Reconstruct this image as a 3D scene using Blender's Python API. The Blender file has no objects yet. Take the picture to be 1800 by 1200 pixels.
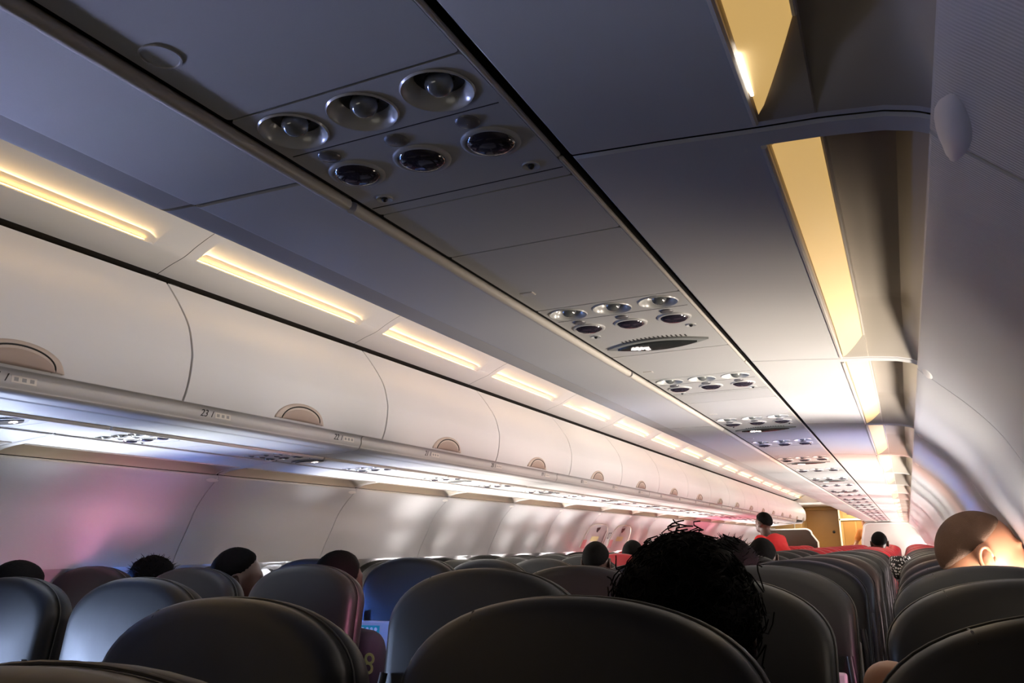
import bpy, bmesh, math, random
from mathutils import Vector, Matrix
R = math.radians
random.seed(7)
H = 1.22                     # eye height above the cabin floor
CX = 1.43                    # eye offset from the aisle centre line
scene = bpy.context.scene
col = scene.collection

# ------------------------------------------------------------------ materials
def mat(name, color, rough=.45, metal=0., spec=.5, bump=0., bscale=60., coat=0., var=0., emit=None, estr=0., rib=None, alpha=None, trans=0.):
    m = bpy.data.materials.new(name); m.use_nodes = True
    nt = m.node_tree; b = nt.nodes['Principled BSDF']
    b.inputs['Base Color'].default_value = (*color, 1)
    b.inputs['Roughness'].default_value = rough
    b.inputs['Metallic'].default_value = metal
    b.inputs['Specular IOR Level'].default_value = spec
    b.inputs['Coat Weight'].default_value = coat
    b.inputs['Transmission Weight'].default_value = trans
    tc = nt.nodes.new('ShaderNodeTexCoord')
    nz = nt.nodes.new('ShaderNodeTexNoise'); nz.inputs['Scale'].default_value = bscale
    nz.inputs['Detail'].default_value = 3
    nt.links.new(tc.outputs['Object'], nz.inputs['Vector'])
    if var > 0:
        mx = nt.nodes.new('ShaderNodeMix'); mx.data_type = 'RGBA'; mx.blend_type = 'MIX'
        nz2 = nt.nodes.new('ShaderNodeTexNoise'); nz2.inputs['Scale'].default_value = 5; nz2.inputs['Detail'].default_value = 4
        nt.links.new(tc.outputs['Object'], nz2.inputs['Vector'])
        nt.links.new(nz2.outputs['Fac'], mx.inputs['Factor'])
        mx.inputs['A'].default_value = (*[c * (1 - var) for c in color], 1)
        mx.inputs['B'].default_value = (*[min(1, c * (1 + var)) for c in color], 1)
        nt.links.new(mx.outputs['Result'], b.inputs['Base Color'])
    if bump > 0:
        bp = nt.nodes.new('ShaderNodeBump'); bp.inputs['Strength'].default_value = bump; bp.inputs['Distance'].default_value = .002
        if rib:
            wv = nt.nodes.new('ShaderNodeTexWave'); wv.bands_direction = 'Y'; wv.inputs['Scale'].default_value = rib
            nt.links.new(tc.outputs['Object'], wv.inputs['Vector'])
            nt.links.new(wv.outputs['Fac'], bp.inputs['Height'])
        else:
            nt.links.new(nz.outputs['Fac'], bp.inputs['Height'])
        nt.links.new(bp.outputs['Normal'], b.inputs['Normal'])
    if emit:
        b.inputs['Emission Color'].default_value = (*emit, 1)
        b.inputs['Emission Strength'].default_value = estr
    return m
M = {}
M['panel'] = mat('cream_panel_plastic', (.62, .61, .59), .36, bump=.08, bscale=400, var=.02)
M['bin'] = mat('bin_door_plastic', (.70, .69, .68), .42, bump=.05, bscale=300, var=.015)
M['psu'] = mat('service_panel_plastic', (.52, .515, .505), .34, bump=.08, bscale=400, var=.03)
M['ceil'] = mat('ceiling_plastic', (.72, .70, .66), .45, bump=.04, bscale=300)
M['wall'] = mat('ribbed_sidewall_plastic', (.60, .60, .61), .42, bump=.25, rib=70)
M['clip'] = mat('pale_clip_plastic', (.86, .83, .80), .35)
M['trim'] = mat('beige_trim_plastic', (.66, .61, .54), .35, var=.03)
M['gap'] = mat('dark_rubber_gap', (.012, .011, .010), .7)
M['dark'] = mat('dark_housing', (.03, .028, .026), .6)
M['rail'] = mat('grey_handrail_plastic', (.50, .48, .46), .38, var=.03)
M['handle'] = mat('beige_handle_plastic', (.52, .43, .36), .42, var=.04)
M['plate'] = mat('tan_latch_plate', (.36, .27, .22), .4, var=.04)
M['cavity'] = mat('taupe_recess_plastic', (.40, .36, .30), .30)
M['leather'] = mat('charcoal_leather', (.008, .008, .0075), .5, spec=.35, bump=.35, bscale=35, var=.2)
M['leather2'] = mat('charcoal_leather_shell', (.011, .011, .010), .46, spec=.4, bump=.3, bscale=18, var=.2)
M['red'] = mat('red_leather', (.42, .012, .022), .38, bump=.2, bscale=30, var=.12)
M['piping'] = mat('dark_piping', (.06, .058, .052), .5)
M['tray'] = mat('tray_plastic', (.42, .42, .44), .4, var=.04)
M['black'] = mat('black_plastic', (.012, .012, .014), .35)
M['matte'] = mat('matte_black_plastic', (.008, .008, .009), .85, spec=.15)
M['carpet'] = mat('dark_carpet', (.03, .03, .04), .95, bump=.8, bscale=500, var=.3)
M['metal'] = mat('brushed_metal', (.45, .45, .46), .3, metal=1.)
M['cup'] = mat('silvery_cup_plastic', (.60, .60, .58), .22, spec=.7, var=.05)
M['ball'] = mat('clear_smoky_ball', (.16, .17, .165), .06, spec=.9, coat=.8)
M['dome'] = mat('purple_smoky_lens', (.035, .03, .045), .10, spec=.8, coat=.7)
M['button'] = mat('grey_button', (.16, .155, .165), .22, coat=.3)
M['signglass'] = mat('dark_sign_glass', (.03, .035, .034), .22, coat=.4)
M['signrim'] = mat('sign_rim', (.26, .27, .26), .4)
M['icon'] = mat('lit_sign_icon', (1, .9, .85), .5, emit=(1., .86, .80), estr=2.6)
M['ledwarm'] = mat('warm_cove_light', (1, .8, .45), .5, emit=(1., .56, .14), estr=11)
M['lens'] = mat('warm_light_diffuser', (.75, .62, .38), .35, emit=(1., .62, .20), estr=.36)
M['bar'] = mat('white_lamp_tube', (1, 1, 1), .4, emit=(1, .93, .84), estr=6)
M['label'] = mat('black_lettering', (.02, .02, .02), .6)
M['decal'] = mat('grey_decal', (.30, .29, .28), .5)
M['skin_brown'] = mat('brown_skin', (.22, .095, .045), .45, bump=.1, bscale=80, var=.12)
M['skin_dark'] = mat('dark_skin', (.06, .028, .018), .45, var=.1)
M['skin_tan'] = mat('tan_skin', (.42, .19, .10), .45, bump=.1, bscale=80, var=.08)
M['hair'] = mat('black_hair', (.003, .0027, .0025), .8, spec=.08, bump=.8, bscale=90)
M['buzz'] = mat('brown_buzz_hair', (.085, .042, .020), .8, bump=.9, bscale=420, var=.35)
M['eye'] = mat('eye_white', (.6, .6, .58), .2)
M['mouth'] = mat('lip', (.25, .06, .05), .4)
M['navy'] = mat('navy_cloth', (.012, .014, .028), .85, bump=.3, bscale=250)
M['redcloth'] = mat('red_cloth', (.50, .012, .014), .8, bump=.3, bscale=250)
M['blackcloth'] = mat('black_cloth', (.012, .012, .012), .9, bump=.3, bscale=250)
M['greycloth'] = mat('grey_cloth', (.06, .06, .065), .9, bump=.3, bscale=250)
M['orangecloth'] = mat('orange_cloth', (.55, .2, .03), .8)
M['teal'] = mat('teal_sticker', (.01, .42, .34), .4, emit=None)
M['white'] = mat('white_print', (.8, .82, .8), .5)
M['olive'] = mat('olive_print', (.55, .58, .25), .6)
M['tan'] = mat('galley_tan_laminate', (.46, .30, .13), .38, var=.08)
M['tan2'] = mat('galley_amber_door', (.33, .18, .06), .34, var=.08)
M['whitepanel'] = mat('white_partition_panel', (.86, .85, .80), .45)
M['darkglass'] = mat('dark_partition_glass', (.035, .025, .015), .12, coat=.4)
M['pinkmark'] = mat('red_placard', (.66, .28, .30), .5)
M['yellowmark'] = mat('yellow_green_placard', (.66, .64, .34), .5)
# patterned cloth
m = mat('black_white_patterned_cloth', (.1, .1, .1), .85); nt = m.node_tree
vo = nt.nodes.new('ShaderNodeTexVoronoi'); vo.inputs['Scale'].default_value = 70
cr = nt.nodes.new('ShaderNodeValToRGB'); cr.color_ramp.interpolation = 'CONSTANT'
cr.color_ramp.elements[0].color = (.7, .7, .68, 1); cr.color_ramp.elements[1].color = (.01, .01, .01, 1); cr.color_ramp.elements[1].position = .42
tc = nt.nodes.new('ShaderNodeTexCoord'); nt.links.new(tc.outputs['Object'], vo.inputs['Vector'])
nt.links.new(vo.outputs['Distance'], cr.inputs[0]); nt.links.new(cr.outputs[0], nt.nodes['Principled BSDF'].inputs['Base Color'])
M['pattern'] = m

# ------------------------------------------------------------------ helpers
def link_mesh(name, me, m, parent=None, smooth=40):
    o = bpy.data.objects.new(name, me); col.objects.link(o)
    if m is not None:
        me.materials.clear(); me.materials.append(M[m] if isinstance(m, str) else m)
    if smooth:
        me.polygons.foreach_set('use_smooth', [True] * len(me.polygons))
        if smooth < 180: me.set_sharp_from_angle(angle=R(smooth))
    if parent is not None: o.parent = parent
    return o
def mesh(name, V, F, m, parent=None, smooth=40, fix=True):
    me = bpy.data.meshes.new(name); me.from_pydata([tuple(v) for v in V], [], F); me.update()
    if fix:
        bm = bmesh.new(); bm.from_mesh(me); bmesh.ops.remove_doubles(bm, verts=bm.verts, dist=1e-6)
        bmesh.ops.recalc_face_normals(bm, faces=bm.faces); bm.to_mesh(me); bm.free()
    return link_mesh(name, me, m, parent, smooth)
class MB:
    def __init__(s): s.V = []; s.F = []
    def add(s, V, F):
        n = len(s.V); s.V += [tuple(v) for v in V]; s.F += [tuple(i + n for i in f) for f in F]
    def box(s, x0, x1, y0, y1, z0, z1):
        s.add([(x, y, z) for x in (x0, x1) for y in (y0, y1) for z in (z0, z1)],
              [(0, 1, 3, 2), (4, 6, 7, 5), (0, 4, 5, 1), (2, 3, 7, 6), (0, 2, 6, 4), (1, 5, 7, 3)])
    def tube(s, pts, r, n=8, cap=True):
        pts = [Vector(p) for p in pts]; rr = r if isinstance(r, (list, tuple)) else [r] * len(pts)
        V = []; F = []; prev = None
        for i, p in enumerate(pts):
            d = (pts[min(i + 1, len(pts) - 1)] - pts[max(i - 1, 0)]).normalized()
            if prev is None: a = d.orthogonal().normalized()
            else: a = (prev - d * prev.dot(d)); a = a.normalized() if a.length > 1e-6 else d.orthogonal().normalized()
            prev = a; b = d.cross(a)
            for k in range(n):
                t = 2 * math.pi * k / n; V.append(p + (a * math.cos(t) + b * math.sin(t)) * rr[i])
        for i in range(len(pts) - 1):
            for k in range(n):
                F.append((i * n + k, i * n + (k + 1) % n, (i + 1) * n + (k + 1) % n, (i + 1) * n + k))
        if cap: F.append(tuple(range(n))[::-1]); F.append(tuple(range((len(pts) - 1) * n, len(pts) * n)))
        s.add(V, F)
    def ball(s, c, rad, n=16, m=10, rot=None):
        rad = rad if isinstance(rad, (tuple, list)) else (rad,) * 3
        V = []; F = []
        for i in range(m + 1):
            th = math.pi * i / m
            for k in range(n):
                ph = 2 * math.pi * k / n
                v = Vector((math.sin(th) * math.cos(ph) * rad[0], math.sin(th) * math.sin(ph) * rad[1], math.cos(th) * rad[2]))
                if rot is not None: v = rot @ v
                V.append(v + Vector(c))
        for i in range(m):
            for k in range(n): F.append((i * n + k, i * n + (k + 1) % n, (i + 1) * n + (k + 1) % n, (i + 1) * n + k))
        s.add(V, F)
    def lathe(s, prof, c, n=24, sx=1, sy=1, flip=False):
        V = []; F = []
        for (r, z) in prof:
            for k in range(n):
                t = 2 * math.pi * k / n; V.append((c[0] + r * sx * math.cos(t), c[1] + r * sy * math.sin(t), c[2] + z))
        for i in range(len(prof) - 1):
            for k in range(n): F.append((i * n + k, i * n + (k + 1) % n, (i + 1) * n + (k + 1) % n, (i + 1) * n + k))
        s.add(V, F)
    def build(s, name, m, parent=None, smooth=40): return mesh(name, s.V, s.F, m, parent, smooth)
def tag(o, label=None, cat=None, group=None, kind=None):
    if label: o['label'] = label
    if cat: o['category'] = cat
    if group: o['group'] = group
    if kind: o['kind'] = kind
    return o
def empty(name, loc=(0, 0, 0), rz=0):
    o = bpy.data.objects.new(name, None); o.empty_display_size = .05; o.location = loc; o.rotation_euler = (0, 0, rz)
    col.objects.link(o); return o
def copy_tree(o, parent=None):
    c = o.copy(); col.objects.link(c)
    if parent is not None: c.parent = parent
    for ch in list(o.children): copy_tree(ch, c)
    return c
def bevel(o, w=.002, seg=2):
    md = o.modifiers.new('bevel', 'BEVEL'); md.width = w; md.segments = seg; md.limit_method = 'ANGLE'; md.angle_limit = R(35)
    return o
def smoothline(P, n=5):
    out = []
    for i in range(len(P) - 1):
        p0 = P[max(i - 1, 0)]; p1 = P[i]; p2 = P[i + 1]; p3 = P[min(i + 2, len(P) - 1)]
        for k in range(n):
            t = k / n
            out.append(tuple(.5 * ((2 * p1[j]) + (-p0[j] + p2[j]) * t + (2 * p0[j] - 5 * p1[j] + 4 * p2[j] - p3[j]) * t * t + (-p0[j] + 3 * p1[j] - 3 * p2[j] + p3[j]) * t ** 3) for j in (0, 1)))
    out.append(tuple(P[-1])); return out
def slab(P, y0, y1, t, sx=1, zoff=H, name='panel', m='panel', parent=None, bev=.0, smooth=40):
    """polyline P in (s, z) swept along y with thickness t to its left-hand side"""
    n = len(P); Q = []
    for i in range(n):
        a = Vector(P[max(i - 1, 0)]); b = Vector(P[min(i + 1, n - 1)]); d = (b - a).normalized()
        Q.append((P[i][0] - d.y * t, P[i][1] + d.x * t))
    V = []; F = []
    for y in (y0, y1):
        for p in list(P) + Q: V.append((sx * p[0], y, p[1] + zoff))
    N = 2 * n
    for i in range(n - 1):
        F.append((i, i + 1, N + i + 1, N + i)); F.append((n + i, N + n + i, N + n + i + 1, n + i + 1))
        F.append((i, n + i, n + i + 1, i + 1)); F.append((N + i, N + i + 1, N + n + i + 1, N + n + i))
    F.append((0, N, N + n, n)); F.append((n - 1, 2 * n - 1, N + 2 * n - 1, N + n - 1))
    o = mesh(name, V, F, m, parent, smooth)
    if bev: bevel(o, bev)
    return o
def prism(poly, y0, y1, name, m, parent=None, sx=1, zoff=H, smooth=30):
    n = len(poly); V = [(sx * p[0], y, p[1] + zoff) for y in (y0, y1) for p in poly]
    F = [tuple(range(n)), tuple(range(n, 2 * n))] + [(i, (i + 1) % n, n + (i + 1) % n, n + i) for i in range(n)]
    return mesh(name, V, F, m, parent, smooth)
def textmesh(txt, size, name, m, parent, M4, shear=0., ext=.0004):
    cu = bpy.data.curves.new('t', 'FONT'); cu.body = txt; cu.size = size; cu.shear = shear; cu.extrude = ext; cu.align_x = 'CENTER'; cu.align_y = 'CENTER'
    o = bpy.data.objects.new('t', cu); col.objects.link(o)
    dg = bpy.context.evaluated_depsgraph_get(); me = bpy.data.meshes.new_from_object(o.evaluated_get(dg))
    bpy.data.objects.remove(o); bpy.data.curves.remove(cu)
    me.transform(M4)
    return link_mesh(name, me, m, parent, 0)

Y0, Y1 = -2.4, 19.4          # cabin with overhead bins
PITCH = 1.1
SEAM0 = .73
ordw = ['first', 'second', 'third', 'fourth', 'fifth', 'sixth', 'seventh', 'eighth', 'ninth', 'tenth', 'eleventh', 'twelfth', 'thirteenth', 'fourteenth', 'fifteenth', 'sixteenth', 'seventeenth', 'eighteenth', 'nineteenth', 'twentieth', 'twenty-first', 'twenty-second', 'twenty-third', 'twenty-fourth', 'twenty-fifth', 'twenty-sixth', 'twenty-seventh', 'twenty-eighth', 'twenty-ninth', 'thirtieth']
def nth(i): return ordw[i] if i < len(ordw) else 'farthest'
SIDE = {1: 'right-hand', -1: 'left-hand'}

# ------------------------------------------------------------------ shell: floor, walls, ceiling
mb = MB(); mb.box(-1.92, 1.92, Y0, 22.6, -.04, 0)
tag(mb.build('floor', 'carpet'), kind='structure')
WALLP = smoothline([(1.497, .350), (1.507, .338), (1.528, .318), (1.583, .262), (1.630, .20), (1.672, .115), (1.722, .02), (1.755, -.06)], 5)
WALLB = [(1.755, -.06), (1.765, -.10)]
LOWP = smoothline([(1.86, -.50), (1.92, -.66), (1.92, -.95), (1.86, -1.22)], 4)
# the window band (z -.06 .. -.50) is built per window with a rounded opening
WIN0, WINP = .40 - 5 * .55, .55
def wall(sx, name):
    root = empty(name); tag(root, kind='structure')
    seams = [SEAM0 + PITCH * k for k in range(-3, 18)]
    ys = [Y0] + [s for s in seams if Y0 < s < Y1] + [22.6]
    for i in range(len(ys) - 1):
        a, b = ys[i] + .0025, ys[i + 1] - .0025
        slab(WALLP, a, b, -.012, sx, name='upper_panel', m='wall', parent=root, bev=.002)
    slab(LOWP, Y0, 22.6, -.012, sx, name='lower_panel', m='wall', parent=root)
    slab([(p[0] + .016, p[1]) for p in WALLP], Y0, 22.6, -.01, sx, name='backing', m='gap', parent=root)
    # window band with openings
    V = []; F = []
    mb = MB(); k = 0; y = WIN0; last = Y0
    zt, zb = -.06, -.50
    def sat(z):
        t = (z - zt) / (zb - zt); return 1.755 + .105 * math.sin(math.pi / 2 * max(0., t) ** .55)
    def strip(ya, yb):
        n = 10; VV = []; FF = []
        for j in range(n + 1):
            z = zt + (zb - zt) * j / n
            VV += [(sx * sat(z), ya, z + H), (sx * sat(z), yb, z + H)]
        for j in range(n): FF.append((2 * j, 2 * j + 1, 2 * j + 3, 2 * j + 2))
        mb.add(VV, FF)
    while y < 22.0:
        strip(last, y - .20)
        # surround: outer rectangle (y±.20) to rounded opening to reveal
        n = 40; rings = []
        cz = -.26
        for (hy, hz, p, ds) in ((.20, .22, 60, 0), (.145, .19, 4, 0), (.140, .185, 3.6, -.004), (.132, .177, 3.4, .0), (.115, .16, 3, .05)):
            ring = []
            for i in range(n):
                t = 2 * math.pi * i / n; c, s_ = math.cos(t), math.sin(t)
                if p == 60:
                    q = max(abs(c), abs(s_)); yy, zz = c / q * hy, s_ / q * hz
                    zz = s_ / q * (.20 if s_ > 0 else .24)
                else:
                    yy = math.copysign(abs(c) ** (2 / p), c) * hy; zz = math.copysign(abs(s_) ** (2 / p), s_) * hz
                ring.append((sx * (sat(cz + zz) + ds), y + yy, cz + zz + H))
            rings.append(ring)
        VV = [v for r in rings for v in r]; FF = []
        for a in range(len(rings) - 1):
            for i in range(n): FF.append((a * n + i, a * n + (i + 1) % n, (a + 1) * n + (i + 1) % n, (a + 1) * n + i))
        mb.add(VV, FF)
        last = y + .20; y += WINP
    strip(last, 22.6)
    mb.build('window_band', 'wall', root, 50)
    return root
wall(1, 'wall_right'); wall(-1, 'wall_left')
# outer skin keeps daylight in the windows only
for sx, nm in ((1, 'trim_1'), (-1, 'trim_2')):
    P = smoothline([(0, 1.30), (.6, 1.22), (1.2, .92), (1.68, .42), (1.98, -.20), (2.02, -.70), (1.95, -1.26)], 6)
    tag(slab(P, Y0 - .05, 22.7, .01, sx, name=nm, m='gap'), kind='structure')
mb = MB(); mb.box(-2.05, 2.05, Y0 - .1, Y0 - .02, 0, 2.5)
tag(mb.build('wall_back', 'ceil'), kind='structure')

# centre ceiling
CEILP = smoothline([(-.20, 1.068), (-.1, 1.075), (0, 1.078), (.1, 1.075), (.20, 1.068)], 3)
tag(slab(CEILP, Y0, Y1 + .1, .012, 1, name='ceiling', m='ceil'), kind='structure')

# ------------------------------------------------------------------ windows
# daylight by window: y: (tint, light thrown up, light thrown across, tint of that, its spread)
BL, WH, PK, OR, PU = (.17, .34, 1.), (1., .93, .88), (1., .22, .34), (1., .55, .30), (.62, .50, 1.)
LEFT = [(-1.8, BL, 1, 0, BL, 100), (-.15, BL, 3, 0, BL, 100), (.4, BL, 5, .3, BL, 60), (.95, BL, 8, 0, BL, 60), (1.5, BL, 7, 0, (.45, .60, 1.), 50), (2.05, (.80, .87, 1.), 24, 1.5, WH, 50), (2.6, BL, 8, 0, BL, 60),
        (3.15, BL, 9, 3, BL, 60), (3.7, (.9, .92, 1.), 30, 5, OR, 60), (4.25, WH, 34, 5, WH, 80), (5.9, WH, 34, 8, WH, 110), (8, WH, 34, 10, WH, 120), (12.0, WH, 34, 10, WH, 120), (13.0, PK, 20, 8, WH, 120), (13.9, PK, 20, 8, PK, 120), (14.6, WH, 30, 10, WH, 120), (30, WH, 30, 10, WH, 120)]
RIGHT = [(-3, BL, 0, 0, BL, 90), (1.45, WH, 0, 0, BL, 90), (1.5, (1., .86, .72), 4.5, 0, BL, 60), (2.05, (1., .90, .80), 18, 0, WH, 50), (2.6, (1., .9, .85), 20, 0, PK, 42), (3.15, PU, 14, 12, (1., .72, .42), 50), (3.7, (.75, .85, 1.), 12, 0, WH, 90),
         (4.25, (1., .55, .42), 20, 4, (1., .8, .78), 60), (4.8, WH, 26, 12, (1., .85, .85), 70), (6, WH, 24, 12, (1., .80, .80), 100), (8.5, (1., .7, .68), 20, 12, (1., .66, .7), 110), (9.6, WH, 22, 12, (1., .9, .9), 110), (11.2, WH, 20, 3, WH, 110),
         (12.3, (1., .6, .6), 22, 2, WH, 110), (13.2, WH, 18, 14, PK, 110), (15, WH, 18, 14, (1., .6, .7), 110), (17, (1., .4, .4), 22, 12, (1., .7, .8), 110), (18, WH, 18, 12, WH, 110), (30, WH, 18, 12, WH, 110)]
def daylight(sx, y):
    T = LEFT if sx < 0 else RIGHT
    for a, b in zip(T, T[1:]):
        if a[0] <= y + .01 <= b[0]:
            t = (y - a[0]) / (b[0] - a[0])
            L = lambda p, q: tuple(p[j] * (1 - t) + q[j] * t for j in range(3))
            return L(a[1], b[1]), a[2] * (1 - t) + b[2] * t, a[3] * (1 - t) + b[3] * t, L(a[4], b[4]), a[5] * (1 - t) + b[5] * t
    return T[0][1:]
KUP, KAC = .39, .12
wn = 0
def window_light(sx, y, c, e, up, spread, dy=0.):
    if e <= 0: return
    ld = bpy.data.lights.new('daylight', 'AREA'); ld.shape = 'RECTANGLE'; ld.size = .20; ld.size_y = .28
    ld.color = c; ld.energy = e; ld.spread = R(spread)
    lo = bpy.data.objects.new('daylight', ld); col.objects.link(lo)
    lo.location = (sx * 1.868, y, H - .27)
    lo.rotation_euler = Vector((-sx * 1, dy, up)).to_track_quat('-Z', 'Y').to_euler()
for sx in (1, -1):
    y = WIN0
    while y < 20.5:
        c, e, e2, c2, sp = daylight(sx, y)
        wn += 1
        root = empty('window_%d' % wn, (sx * 1.845, y, H - .26)); tag(root, kind='structure')
        n = 32; V = []
        for t in range(n):
            a = 2 * math.pi * t / n; cc, ss = math.cos(a), math.sin(a)
            V.append((sx * .045, math.copysign(abs(cc) ** .66, cc) * .118, math.copysign(abs(ss) ** .66, ss) * .163))
        pm = mat('window_daylight', (.8, .8, .8), .3, emit=c, estr=e * .02) if e >= 1 else M['panel']
        mesh('pane', V, [tuple(range(n))], pm, root, 0, fix=False)
        near = sx < 0 and y < 4.5
        if sx < 0 and y > 5: c2 = (1., .34, .42) if wn % 3 == 0 else c2
        window_light(sx, y, c, e * KUP * (.8 if sx < 0 else 1), (.72 if near else .85) if sx < 0 else 1.15, (60 if near else 80) if sx < 0 else 95)
        window_light(sx, y, c2, e2 * KAC, .12, sp)
        y += WINP
# the shafts of light that reach single seats and the far wall
window_light(-1, .95, (.50, .64, 1.), 1.7, -.02, 40, .48)
window_light(-1, 2.6, (.10, .26, 1.), 20., .0, 34, .36)
window_light(1, 2.05, (1., .30, .52), .75, .04, 26, .16)
window_light(1, 2.6, (1., .28, .46), 1.15, .03, 22, .0)
window_light(-1, .4, (.55, .60, 1.), .45, .285, 14, -.03)
window_light(-1, 2.05, (.62, .70, 1.), .9, .29, 20, .12)
window_light(1, 3.15, (1., .62, .30), 5., .30, 70, -.9)

# ------------------------------------------------------------------ window-zone overhead panels with lamp recess
def rec_depth(s, y, a, b):
    """how far the recess is sunk at (s, y); a..b the recess ends"""
    if s <= 1.349 or s >= 1.4965: return 0.
    D = 0.
    if s < 1.40: D = .010 + .028 * (s - 1.349) / .051
    elif s < 1.47: D = .065
    else: D = .065 * max(0, (1.4965 - s) / .0265) ** .6
    if y < a or y > b: return 0.
    r0 = min(1, (y - a) / .004); t = min(1, (b - y) / .26); r1 = t * t * (3 - 2 * t) if t < 1 else 1
    r1 = min(1, (b - y) / .26 * 1.15)
    return D * r0 * r1
BASEP = [(1.160, .392), (1.25, .386), (1.345, .378), (1.405, .374), (1.455, .3676), (1.480, .3605), (1.497, .352)]
def base_z(s):
    for p, q in zip(BASEP, BASEP[1:]):
        if s <= q[0]: t = (s - p[0]) / (q[0] - p[0]); return p[1] + (q[1] - p[1]) * t
    return BASEP[-1][1]
def make_zone(sx, L):
    root = empty('window_zone_panel')
    S = [1.160, 1.163, 1.20, 1.25, 1.30, 1.335, 1.3485, 1.3495, 1.352, 1.36, 1.37, 1.38, 1.39, 1.3995, 1.401, 1.415, 1.43, 1.445, 1.455, 1.465, 1.47, 1.477, 1.483, 1.489, 1.4955, 1.4965, 1.4975]
    a, b = .035, L - .015
    ys = [0.003, .006, .02, a - .0005, a + .0045] + [a + .02 + (b - .27 - a - .02) * i / 8 for i in range(9)] + [b - .26 + .26 * i / 14 for i in range(1, 15)] + [b + .002, L - .006, L - .003]
    ys = sorted(set(round(v, 5) for v in ys))
    V = []; F = []
    for y in ys:
        for s in S:
            edge = .003 if (s <= 1.160 or y in (ys[0], ys[-1])) else 0
            V.append((sx * s, y, H + base_z(s) + rec_depth(s, y, a, b) + edge))
    n = len(S)
    for j in range(len(ys) - 1):
        for i in range(n - 1): F.append((j * n + i, j * n + i + 1, (j + 1) * n + i + 1, (j + 1) * n + i))
    p = mesh('panel', V, F, 'panel', root, 30)
    p.data.materials.append(M['cavity'])
    for f in p.data.polygons:
        c = f.center; s = abs(c.x)
        if 1.3495 < s < 1.4965 and a < c.y < b: f.material_index = 1
    # diffuser
    V = []; F = []; S2 = [1.353, 1.36, 1.37, 1.38, 1.39, 1.3975]; Y2 = [y for y in ys if a + .01 < y < b - .012]
    for y in Y2:
        for s in S2:
            yy = min(y, b - .014 - (s - 1.353) * 2.6)
            V.append((sx * s, yy, H + base_z(s) + rec_depth(s, yy, a, b) - .0035))
    n = len(S2)
    for j in range(len(Y2) - 1):
        for i in range(n - 1): F.append((j * n + i, j * n + i + 1, (j + 1) * n + i + 1, (j + 1) * n + i))
    d = mesh('lamp_diffuser', V, F, 'lens', root, 60)
    mb = MB(); mb.tube([(sx * 1.3985, Y2[0], H + base_z(1.3985) + rec_depth(1.3985, Y2[1], a, b) - .004)] + [(sx * 1.3985, y, H + base_z(1.3985) + rec_depth(1.3985, y, a, b) - .004) for y in Y2[1:] if y < b - .12], .0022, 6)
    mb.build('diffuser_rim', 'trim', root)
    mb = MB(); mb.tube([(sx * 1.3475, a, H + .3765), (sx * 1.3475, b, H + .3765)], .003, 6)
    mb.build('recess_edge', 'trim', root)
    return root
zones = {}
for sx in (1, -1):
    for k in range(-3, 17):
        y = SEAM0 + PITCH * k
        if y + PITCH < Y0 + .4: continue
        if sx not in zones: zones[sx] = make_zone(sx, PITCH); o = zones[sx]
        else: o = copy_tree(zones[sx])
        o.location = (0, y, 0)
        num = k + 1
        tag(o, 'warm lit lamp recess panel over the %s windows, %s' % (SIDE[sx], '%s from the near end' % nth(k + 2)),
            'ceiling panel', 'lamp recess panels over the %s windows' % SIDE[sx])
# a bare lamp tube end shows in the recess above the camera
mb = MB(); mb.tube([(1.3530, .600, H + .3775), (1.3530, .664, H + .3775)], .0016, 8)
tag(mb.build('lamp_tube', 'bar'), 'bright white end of a lamp tube glowing in the nearest warm recess', 'lamp')
# dark groove behind the panel joints
for sx, nm in ((1, 'trim_3'), (-1, 'trim_4')):
    tag(slab([(.880, .425), (1.15, .425), (1.152, .412), (1.34, .4105), (1.345, .47), (1.50, .47), (1.515, .36)], Y0, Y1, .004, sx, name=nm, m='gap'), kind='structure')

# leaf-shaped clips where panel seams meet the wall
def make_clip(sx):
    V = []; F = []; n = 16; m_ = 12
    Ys = [-.112 + .200 * i / m_ for i in range(m_ + 1)]
    for i, y in enumerate(Ys):
        t = i / m_; w = .0205 * max(0, math.sin(math.pi * t ** .9)) ** 1.25 + .0003; h = .011 * math.sin(math.pi * t) ** .7 + .0004
        for k in range(n):
            a = 2 * math.pi * k / n
            ds = w * math.cos(a) * (1 + .15 * math.sin(2 * math.pi * t)); dz = h * math.sin(a)
            # local frame tilted 40 deg
            V.append((sx * (ds * .71 - dz * .62 + .003 * math.sin((t - .5) * 3)), y, -ds * .71 - dz * .62))
    for i in range(m_):
        for k in range(n): F.append((i * n + k, i * n + (k + 1) % n, (i + 1) * n + (k + 1) % n, (i + 1) * n + k))
    F.append(tuple(range(n))[::-1]); F.append(tuple(range(m_ * n, m_ * n + n)))
    return mesh('panel_clip', V, F, 'clip', None, 60)
for sx in (1, -1):
    src = None
    for k in range(-1, 17):
        y = SEAM0 + PITCH * k
        if src is None: src = make_clip(sx); o = src
        else: o = src.copy(); col.objects.link(o)
        o.location = (sx * 1.5075, y, H + .3305)
        if k > 0: o.scale = (.8, .8, .9)
        tag(o, 'pale leaf-shaped clip over the %s wall joint, %s' % (SIDE[sx], nth(k + 1) + ' from the near end'), 'clip', 'clips along the %s wall' % SIDE[sx])

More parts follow.
